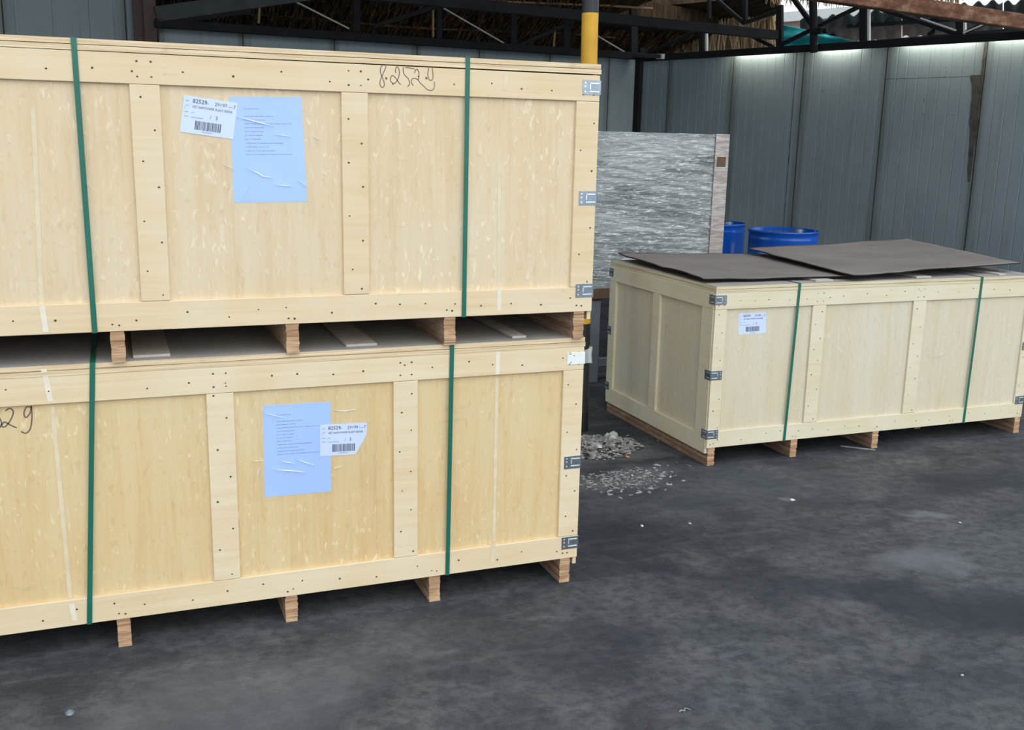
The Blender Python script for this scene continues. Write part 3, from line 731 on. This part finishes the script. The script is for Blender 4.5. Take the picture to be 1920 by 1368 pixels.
SK = [(.026, 0), (.509, 0), (1.017, 0), (1.50, 0), (1.985, 0)]
low = make_crate((-L_, 0, 0), 'yellowish plywood crate with two green straps, lower one of the stack, standing on the floor', 'ply_low', 'bat_low',
    [(L_-1.2506, L_-1.1705), (L_-.672, L_-.591)], SK, [(L_-1.567, -.058), (L_-.484, -.010)], [('R', .449, 0), ('R', .150, 0), ('R', .449, 1), ('R', .150, 1)], 'R', .075, seed=2)
UZ = ZF+LID+.0010
up = make_crate((-L_+.014, -.016, UZ), 'pale plywood crate, upper one of the stack, with a number handwritten on its top rail', 'ply_up', 'bat_up',
    [(.6175, .697), (1.205, 1.285)], [(.022, 0), (.528, 0), (1.026, 0), (1.528, 0), (1.985, 0)], [(L_-.014-1.559, .004), (L_-.014-.446, -.004)],
    [('R', 1.716-UZ, 0), ('R', 1.363-UZ, 0), ('R', 1.056-UZ, 0), ('R', 1.716-UZ, 1), ('R', 1.056-UZ, 1)], 'R', .0807, seed=3, lidlift=.004, dusty=False)
rc = make_crate((1.172, 1.025, 0), 'pale plywood crate with two green straps, alone by the blue drums, under grey felt sheets', 'ply_right', 'bat_right',
    [(.565, .645), (1.198, 1.282)], [(.010, 0), (.498, 0), (1.014, 0), (1.525, .24), (2.008, 0)], [(.466, -.020), (1.633, -.012)],
    [('L', .826, 0), ('L', .457, 0), ('L', .160, 0), ('L', .826, 1), ('L', .49, 1), ('L', .160, 1), ('R', .192, 0), ('R', .50, 0), ('R', .826, 0)], 'L', .066, seed=5, lam='lam')

# papers, labels and writing on the fronts (local coordinates of each crate)
OX = L_-.014; YU = -.016                       # upper: world x -> local x, world z -> local z
def lu(px, py, y=YU+FT): q = at_y(px, py, y); return (q.x+OX, q.z-UZ)
def ll(px, py, y=FT): q = at_y(px, py, y); return (q.x+L_, q.z)
def lr(px, py, y=1.025+FT): q = at_y(px, py, y); return (q.x-1.172, q.z)
def frame2(o, bx, tz):
    ux = Vector((bx[0]-o[0], bx[1]-o[1])); uz = Vector((tz[0]-o[0], tz[1]-o[1]))
    return tuple(ux.normalized()), tuple(uz.normalized()), ux.length, uz.length
packing_list(up, [lu(438, 380), lu(576, 378), lu(565, 182), lu(430, 181)], FT)
o_ = lu(337, 247); ux, uz, w_, h_ = frame2(o_, lu(437, 261), lu(345, 178))
shipping_label(up, o_, ux, uz, w_, h_, FT-.0008, '29197', '3')
film(up, *sorted((lu(330, 300)[0], lu(600, 300)[0])), *sorted((lu(400, 392)[1], lu(400, 172)[1])), FT, [
    ([lu(443+i*14, 219+i*3.6) for i in range(6)], .0022), ([lu(515, 252), lu(530, 254), lu(546, 256)], .0015), ([lu(462, 315), lu(478, 322), lu(494, 331), lu(511, 333)], .0020),
    ([lu(516, 346), lu(532, 348), lu(548, 349)], .0017), ([lu(558, 338), lu(568, 344), lu(576, 351)], .0014), ([lu(390, 267), lu(400, 271)], .0012), ([lu(418, 308), lu(428, 312), lu(438, 318)], .0012), ([lu(585, 255), lu(592, 259), lu(599, 263)], .0014), ([lu(452, 374), lu(460, 358), lu(466, 345)], .0012)])
packing_list(low, [ll(496, 932), ll(621, 921), ll(620, 753), ll(493, 760)], FT)
o_ = ll(600, 855); ux, uz, w_, h_ = frame2(o_, ll(687, 850), ll(600, 796))
shipping_label(low, o_, ux, uz, w_, h_, FT-.0008, '29199', '3', ((0, 0), (.76, 0), (1, .62), (1, 1), (0, 1)))
film(low, *sorted((ll(470, 800)[0], ll(705, 800)[0])), *sorted((ll(500, 940)[1], ll(500, 745)[1])), FT, [
    ([ll(626, 768), ll(645, 770), ll(668, 766)], .0018), ([ll(495, 773), ll(512, 778), ll(532, 782)], .0014), ([ll(512, 878), ll(530, 881), ll(548, 882), ll(572, 884)], .0022), ([ll(527, 864), ll(540, 866), ll(552, 868)], .0016),
    ([ll(556, 860), ll(572, 866), ll(589, 871)], .0018), ([ll(481, 893), ll(484, 884), ll(488, 873)], .0016), ([ll(472, 863), ll(482, 863), ll(491, 862)], .0010), ([ll(625, 877), ll(634, 875), ll(642, 872)], .0012), ([ll(700, 880), ll(706, 855), ll(708, 832)], .0010)])
o_ = lr(1385, 627); ux, uz, w_, h_ = frame2(o_, lr(1436, 624), lr(1385, 588))
shipping_label(rc, o_, ux, uz, w_, h_, FT, '29198', '3')
bm = BM()
def zu(x, y): return lu(680+x/12, 110+y/12, YU)
for st in ([(440, 155), (405, 200), (400, 300), (430, 395), (480, 520), (485, 600), (445, 645), (395, 600), (390, 510), (430, 400), (490, 260), (520, 190), (505, 135)],
           [(750, 325), (735, 260), (770, 180), (820, 250), (820, 370), (780, 480), (730, 545), (680, 550), (630, 500), (630, 420), (670, 378), (730, 420), (800, 520), (860, 585)],
           [(915, 190), (915, 290), (940, 360), (1020, 445), (1055, 530), (1045, 590), (1005, 630)], [(960, 198), (1060, 208), (1170, 232)],
           [(1168, 325), (1190, 250), (1230, 240), (1265, 310), (1262, 410), (1245, 470), (1180, 440), (1110, 460), (1095, 530), (1140, 605)], [(1240, 470), (1310, 560), (1390, 630), (1450, 690), (1540, 712), (1595, 680), (1615, 600), (1605, 510)],
           [(1490, 180), (1465, 330), (1480, 440), (1530, 490), (1575, 450), (1580, 330), (1560, 205)]):
    stroke(bm, [zu(*p) for p in st], .0011, -.0007)
for p in ((530, 440), (1432, 436)):
    x, z = zu(*p); stroke(bm, [(x-.003, z), (x+.003, z)], .003, -.0008)
obj('handwritten_number', bm, M['marker'], up)
bm = BM()
def zl(x, y): return ll(x/3, 420+y/3)
for st in ([(-60, 1030), (-75, 1085), (-20, 1075), (8, 1115), (-10, 1150), (-60, 1150)], [(-62, 1032), (-5, 1040)], [(30, 1050), (55, 1035), (75, 1055), (60, 1100), (30, 1138), (10, 1135), (25, 1112), (60, 1130), (95, 1145)],
           [(170, 1030), (150, 1028), (135, 1060), (145, 1088), (170, 1060), (176, 1022), (180, 1090), (170, 1150), (145, 1175), (118, 1165)]):
    stroke(bm, [zl(*p) for p in st], .0017, FT-.0007)
obj('handwritten_number', bm, M['marker'], low)
# pale vertical marks in line on both stacked crates
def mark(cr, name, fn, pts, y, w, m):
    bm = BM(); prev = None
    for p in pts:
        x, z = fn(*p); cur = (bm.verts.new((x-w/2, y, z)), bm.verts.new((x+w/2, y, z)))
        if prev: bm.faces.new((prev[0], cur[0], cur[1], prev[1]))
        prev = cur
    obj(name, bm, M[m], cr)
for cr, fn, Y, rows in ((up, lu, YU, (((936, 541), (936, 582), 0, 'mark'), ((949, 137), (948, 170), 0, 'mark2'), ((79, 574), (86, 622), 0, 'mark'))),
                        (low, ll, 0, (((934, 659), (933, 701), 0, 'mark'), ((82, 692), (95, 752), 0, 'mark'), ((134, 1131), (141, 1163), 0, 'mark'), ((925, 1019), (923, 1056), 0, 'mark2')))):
    for a, b, dy, m in rows: mark(cr, 'pale_mark', lambda x, y, f_=fn, Y_=Y: f_(x, y, Y_), (a, b), -.0005, .015, m)
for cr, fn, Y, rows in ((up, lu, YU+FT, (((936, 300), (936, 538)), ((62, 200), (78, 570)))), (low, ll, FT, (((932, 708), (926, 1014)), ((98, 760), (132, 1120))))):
    for a, b in rows: mark(cr, 'pale_mark', lambda x, y, f_=fn, Y_=Y: f_(x, y, Y_), (a, b), FT-.0005, .012, 'mark2')
# white tape over the top corner clip of the lower crate, with a loose flap of clear tape
bm = BM(); x0, z0 = L_-.066, .797
box(bm, L_-.064, L_+.003, -.0022, -.0002, .800, .842, .0006); tp_ = obj('white_tape', bm, M['whitetape'], low)
bm = BM()
for x, z in ((-.058, .838), (-.052, .838), (-.040, .832), (-.052, .808), (-.056, .803)): box(bm, L_+x, L_+x+.003, -.0030, -.0021, z-.0015, z+.0015)
obj('staple', bm, M['nail'], tp_)
vs = []; fs = []
for i in range(9):
    t = i/8
    for j in range(7):
        s = j/6; vs.append((L_+.002+.062*t-(.010*(t > .9)), .006+.05*t+.006*math.sin(7*t+3*s)+(.02 if t > .9 else 0), .795+.052*s-.022*max(0, t-.7)*2*(1-s)))
for i in range(8):
    for j in range(6): a = i*7+j; fs.append((a, a+1, a+8, a+7))
raw('clear_tape', vs, fs, M['cleartape'], low, True)

# ------------------------------------------------------------------ grey felt sheets on the right-hand crate
ZS = ZF+LID+.0035
def felt(cs, label, lift, seed):
    n, m = 40, 30; vs = []; fs = []
    (a, b, c_, d) = [Vector(q) for q in cs]; org = (a+b+c_+d)/4
    for i in range(n+1):
        for j in range(m+1):
            s, t = i/n, j/m
            p = a*(1-s)*(1-t)+b*s*(1-t)+c_*s*t+d*(1-s)*t
            ed = min(s, 1-s, t, 1-t); nz = mnoise.noise(Vector((p.x*3, p.y*3, seed)))
            p = p+Vector((0, 0, lift(s, t)+.006*nz*(1-min(1, ed*4))))
            if ed == 0: p += Vector((.013*mnoise.noise(Vector((p.x*11, p.y*11, seed+3))), .016*mnoise.noise(Vector((p.x*11, p.y*11, seed+8))), 0))
            vs.append(p-org)
    for i in range(n):
        for j in range(m): q = i*(m+1)+j; fs.append((q, q+m+1, q+m+2, q+1))
    o = raw('felt_sheet', vs, fs, M['felt'], None, True); o.location = org; o.data.materials.append(M['felt_edge_shade'])
    md = o.modifiers.new('thick', 'SOLIDIFY'); md.thickness = .006; md.offset = 1; md.material_offset_rim = 1
    tag(o, label, 'sheet', 'grey felt sheets on the right-hand crate')
fl1 = at_z(1160, 478, ZS+.012); fl1 = at_y(1160, 478, 2.14)
felt([(1.158, 1.12, ZS+.008), at_z(1592, 521, ZS+.004), (2.50, 2.13, ZS+.004), fl1], 'flat grey felt sheet on the left half of the crate lid, its front corners lifting',
     lambda s, t: .004*(1-t)**3*(1-s)+.002+.008*abs(math.sin(7*t))*(1-s)**6, 1)
felt([at_z(1600, 522.5, ZS+.014), at_z(1912, 498, ZS+.035), at_y(1697, 455, 2.30), at_y(1404, 471, 2.10)], 'grey felt sheet on the right half of the crate lid, lapping over the other',
     lambda s, t: .012+.010*s*t-.018*math.sin(math.pi*s)*math.sin(math.pi*t), 5)

# ------------------------------------------------------------------ wrapped carton on its stand, post, drums
bx0, bx1, by0, by1, bz0, bz1 = 1.372, 2.325, 2.80, 3.75, .63, 1.622
st = tag(empty('machine_stand', (bx0, by0, 0)), 'grey four-legged stand under the wrapped carton, behind the right-hand crate', 'stand')
w, d = bx1-bx0, by1-by0
for x, y in ((.012, .02), (w-.08, .02), (.012, d-.09), (w-.08, d-.09)):
    bm = BM(); box(bm, x, x+.07, y, y+.07, 0, .56, .004); obj('leg', bm, M['greyleg'], st)
bm = BM(); box(bm, 0, w, 0, d, .56, .63, .004); obj('top_frame', bm, M['card'], st)
bm = BM(); box(bm, .09, w-.09, .04, .07, .10, .16, .004); obj('stretcher', bm, M['greyleg'], st)
ct = tag(empty('wrapped_carton', (bx0, by0, bz0)), 'tall carton wound in shiny wrinkled stretch film, standing behind the right-hand crate', 'carton')
h = bz1-bz0
def wrapface(P0, U, V, N, nu, nv, name, m, amp=.006, k=(4, 34)):
    vs = []; fs = []
    for i in range(nu+1):
        for j in range(nv+1):
            s, t = i/nu, j/nv; e = min(1, 12*min(s, 1-s, t, 1-t))
            p = P0+U*s+V*t; a = (p.x+p.y); z = p.z
            f = mnoise.fractal(Vector((a*k[0]+z*1.0, z*k[1]+a*3*math.sin(z*3), 3)), 1.0, 2.0, 4)
            vs.append(p+N*(amp*f*e))
    for i in range(nu):
        for j in range(nv): q = i*(nv+1)+j; fs.append((q, q+nv+1, q+nv+2, q+1))
    return vs, fs
V3 = Vector
allv = []; allf = []
for P0, U, Vv, N, nu, nv in ((V3((0, 0, 0)), V3((w, 0, 0)), V3((0, 0, h)), V3((0, -1, 0)), 110, 150), (V3((0, d, 0)), V3((0, -d, 0)), V3((0, 0, h)), V3((-1, 0, 0)), 30, 60),
                             (V3((w, 0, 0)), V3((0, d, 0)), V3((0, 0, h)), V3((1, 0, 0)), 30, 60), (V3((w, d, 0)), V3((-w, 0, 0)), V3((0, 0, h)), V3((0, 1, 0)), 12, 12),
                             (V3((0, 0, h)), V3((w, 0, 0)), V3((0, d, 0)), V3((0, 0, 1)), 30, 30)):
    v_, f_ = wrapface(P0, U, Vv, N, nu, nv, '', None); b0 = len(allv); allv += v_; allf += [tuple(i+b0 for i in q) for q in f_]
raw('stretch_film', allv, allf, M['wrap'], ct, True)
bm = BM(); box(bm, .012, w-.012, .012, d-.012, 0, h-.012); obj('carton_body', bm, M['card'], ct)
bm = BM(); box(bm, w-.095, w+.006, -.010, -.004, .0, h+.003, .002); box(bm, w+.002, w+.010, -.010, .09, 0, h+.003, .002); obj('corner_protector', bm, M['cardwrap'], ct)
bm = BM(); box(bm, w-.078, w-.012, -.0125, -.0105, h*.79, h*.855); obj('brown_tape', bm, M['card'], ct)

pb = at_z(1097, 812); tpz = hit(1104.5, 120, (pb.x, pb.y, 0), V3((0, 1, 0)))
po = tag(empty('steel_post', (.852, 1.80, 0)), 'round steel post painted yellow and black, standing behind the stacked crates', 'post')
top_ = V3((.826, 1.80, 2.0))-V3((.852, 1.8, 0)); ax = top_/2.0
def seg(name, z0, z1, r, m, par=po):
    bm = BM(); tube(bm, [ax*z0, ax*z1], r, 24); return obj(name, bm, M[m], par, False)
seg('black_base', 0, .60, .043, 'black'); seg('yellow_band', .60, 2.185, .0425, 'yellow'); seg('black_top', 2.185, 4.55, .043, 'black')

def drum(c, label):
    dr = tag(empty('steel_drum', (c.x, c.y, 0)), label, 'drum', 'blue steel drums by the right wall')
    R = .288; prof = [(R-.012, 0.0), (R+.004, .004), (R+.004, .016), (R-.004, .022)]
    for z in (.30, .58): prof += [(R-.004, z-.02), (R+.008, z), (R-.004, z+.02)]
    prof += [(R-.004, .80), (R-.001, .81), (R-.004, .82), (R-.004, .858), (R+.005, .864), (R+.005, .878), (R-.008, .880), (R-.010, .862)]
    bm = BM(); lathe(bm, prof, 48); obj('shell', bm, M['blue'], dr, True)
    bm = BM(); lathe(bm, [(R-.011, .860), (R-.012, .8625), (R-.03, .8635), (R-.05, .8625), (.05, .865)], 48); obj('top', bm, M['drumlid'], dr, True)
    for r, x, y in ((.034, .20, .06), (.018, -.19, -.08)):
        bm = BM(); lathe(bm, [(r+.012, .864), (r+.012, .870), (r, .872), (r, .878), (r*.5, .8785)], 16, (x, y)); obj('bung', bm, M['zinc'], dr)
c1 = (at_z(1402, 430, .875)+at_z(1537, 433, .875))/2
drum(c1, 'blue steel drum in full view behind the crate with felt sheets, nearer of the two')
drum(at_z(1343, 418, .875)+V3((.0, .05, 0)), 'blue steel drum half hidden behind the wrapped carton, farther of the two')

# ------------------------------------------------------------------ debris and scraps on the floor
def chip(bm, p, r, th, rnd):
    n = rnd.choice((4, 5, 6)); rot = Matrix.Rotation(rnd.uniform(0, 6.3), 3, 'Z') @ Matrix.Rotation(rnd.uniform(-.5, .5), 3, 'X')
    ring = [V3((r*rnd.uniform(.5, 1.2)*math.cos(6.283*i/n), .55*r*rnd.uniform(.5, 1.2)*math.sin(6.283*i/n), 0)) for i in range(n)]
    lo_ = [bm.verts.new(p+rot @ q) for q in ring]; hi_ = [bm.verts.new(p+rot @ (q*.8)+V3((0, 0, th))) for q in ring]
    bm.faces.new(lo_[::-1]); bm.faces.new(hi_)
    for i in range(n): bm.faces.new((lo_[i], lo_[(i+1) % n], hi_[(i+1) % n], hi_[i]))
rnd = random.Random(11)
ctr = at_z(1124, 838); ex = at_z(1190, 848)-ctr
bm = BM(); n = 40
g = {}
for i in range(n+1):
    for j in range(n+1):
        x = (i/n-.5)*.62; y = (j/n-.5)*.50; r2 = (x/.26)**2+(y/.19)**2
        hgt = .038*max(0, 1-r2)**.8*(.7+1.0*mnoise.fractal(V3((x*16, y*16, 4)), .8, 2, 5))+.022*math.exp(-((x-.10)/.075)**2-((y-.0)/.06)**2)-.006
        g[i, j] = bm.verts.new((x, y, hgt))
for i in range(n):
    for j in range(n): bm.faces.new((g[i, j], g[i+1, j], g[i+1, j+1], g[i, j+1]))
for _ in range(420):
    a = rnd.uniform(0, 6.28); q = math.sqrt(rnd.random())
    p = V3((.27*q*math.cos(a), .20*q*math.sin(a), 0)); p.z = .030*max(0, 1-q*q)**.8*rnd.uniform(.5, 1.1)
    nf = len(bm.faces); chip(bm, p, rnd.uniform(.008, .030)*(1.6 if rnd.random() < .12 else 1), rnd.uniform(.001, .004), rnd)
    bm.faces.ensure_lookup_table()
    mi = rnd.choice((0, 0, 1, 1, 2))
    for fi in range(nf, len(bm.faces)): bm.faces[fi].material_index = mi
o = obj('debris_pile', bm, M['plaster']); o.data.materials.append(M['flake']); o.data.materials.append(M['ash']); o.location = (ctr.x-.03, ctr.y, 0); o.rotation_euler = (0, 0, .2)
tag(o, 'heap of crumbled grey plaster at the foot of the steel post', 'debris', kind='stuff')
bm = BM(); c2 = at_z(1165, 893)
for _ in range(330):
    q = V3((rnd.gauss(-.03, .15), rnd.gauss(-.02, .10), .001))
    if q.x+c2.x > 1.13 or q.y > .10: continue
    chip(bm, q, rnd.uniform(.004, .020), rnd.uniform(.001, .003), rnd)
o = obj('plaster_crumbs', bm, M['flake']); o.location = (c2.x, c2.y, 0); o.rotation_euler = (0, 0, .1)
tag(o, 'spread of small pale plaster crumbs on the floor in front of the heap', 'debris', kind='stuff')
def single(px, py, r, th, m, name, label, cat, group=None, seed=0):
    q = at_z(px, py); bm = BM(); chip(bm, V3((0, 0, .004)), r, th, random.Random(seed)); o = obj(name, bm, M[m])
    o.location = (q.x, q.y, 0); zmin = min((v.co.z for v in o.data.vertices)); o.location.z = -zmin
    return tag(o, label, cat, group)
single(1176, 858, .024, .010, 'orange_bit', 'broken_chip', 'orange chip lying at the right edge of the plaster heap', 'scrap', None, 4)
single(1148, 834, .060, .016, 'lump', 'plaster_lump', 'largest pale plaster lump on top of the grey heap', 'scrap', None, 9).location.z += .040
single(1118, 846, .045, .014, 'lump', 'plaster_lump', 'pale plaster lump at the front left of the grey heap', 'scrap', None, 12).location.z += .028
for i, (px, py, r, lb) in enumerate(((1189, 843, .022, 'pale plaster flake right beside the grey heap'), (1177, 818, .026, 'long pale plaster flake behind the grey heap'), (1233, 826, .012, 'small pale flake left of the right-hand crate, on the dark floor'),
                                     (1257, 894, .012, 'small white flake off the right end of the plaster crumbs'), (1800, 980, .010, 'small white scrap on the floor far right of the dark stain'), (1204, 986, .012, 'white sliver on the floor right of the lower crate corner'),
                                     (1294, 981, .008, 'tiny white sliver below the first skid of the right-hand crate'), (1805, 1266, .006, 'tiny white crumb near the lower right corner of the floor'), (1485, 937, .018, 'pale smear of plaster below the second skid of the right-hand crate'))):
    single(px, py, r, .003, 'white_bit' if i > 3 else 'flake', 'plaster_flake', lb, 'scrap', 'scraps scattered on the floor', i)
q = at_z(131, 1337); bm = BM(); lathe(bm, [(.0128, 0), (.0135, .001), (.0125, .005), (.0105, .006), (.0098, .0025)], 24); o = obj('bottle_cap', bm, M['zinc']); o.location = (q.x, q.y, 0)
tag(o, 'small round metal cap lying on the floor in the lower left corner', 'cap')
q = at_z(1286, 1332); bm = BM(); tube(bm, [(-.020, .0, .0022), (-.012, .004, .0022), (-.006, -.003, .0022), (.001, .009, .0022), (.008, .006, .0022), (.012, -.004, .0022)], .0018, 6); o = obj('string', bm, M['flake']); o.location = (q.x, q.y, 0)
tag(o, 'curled bit of pale string on the floor at the bottom right of the picture', 'string')
# splintered wood strip under the second skid of the right-hand crate
q = at_z(1628, 843); bm = BM(); bar(bm, (-.10, .10, .002), (.03, -.02, .002), .014, .003); o = obj('wood_sliver', bm, M['flake']); o.location = (q.x, q.y, 0)
tag(o, 'thin pale wood sliver on the floor beside the third skid of the right-hand crate', 'scrap')
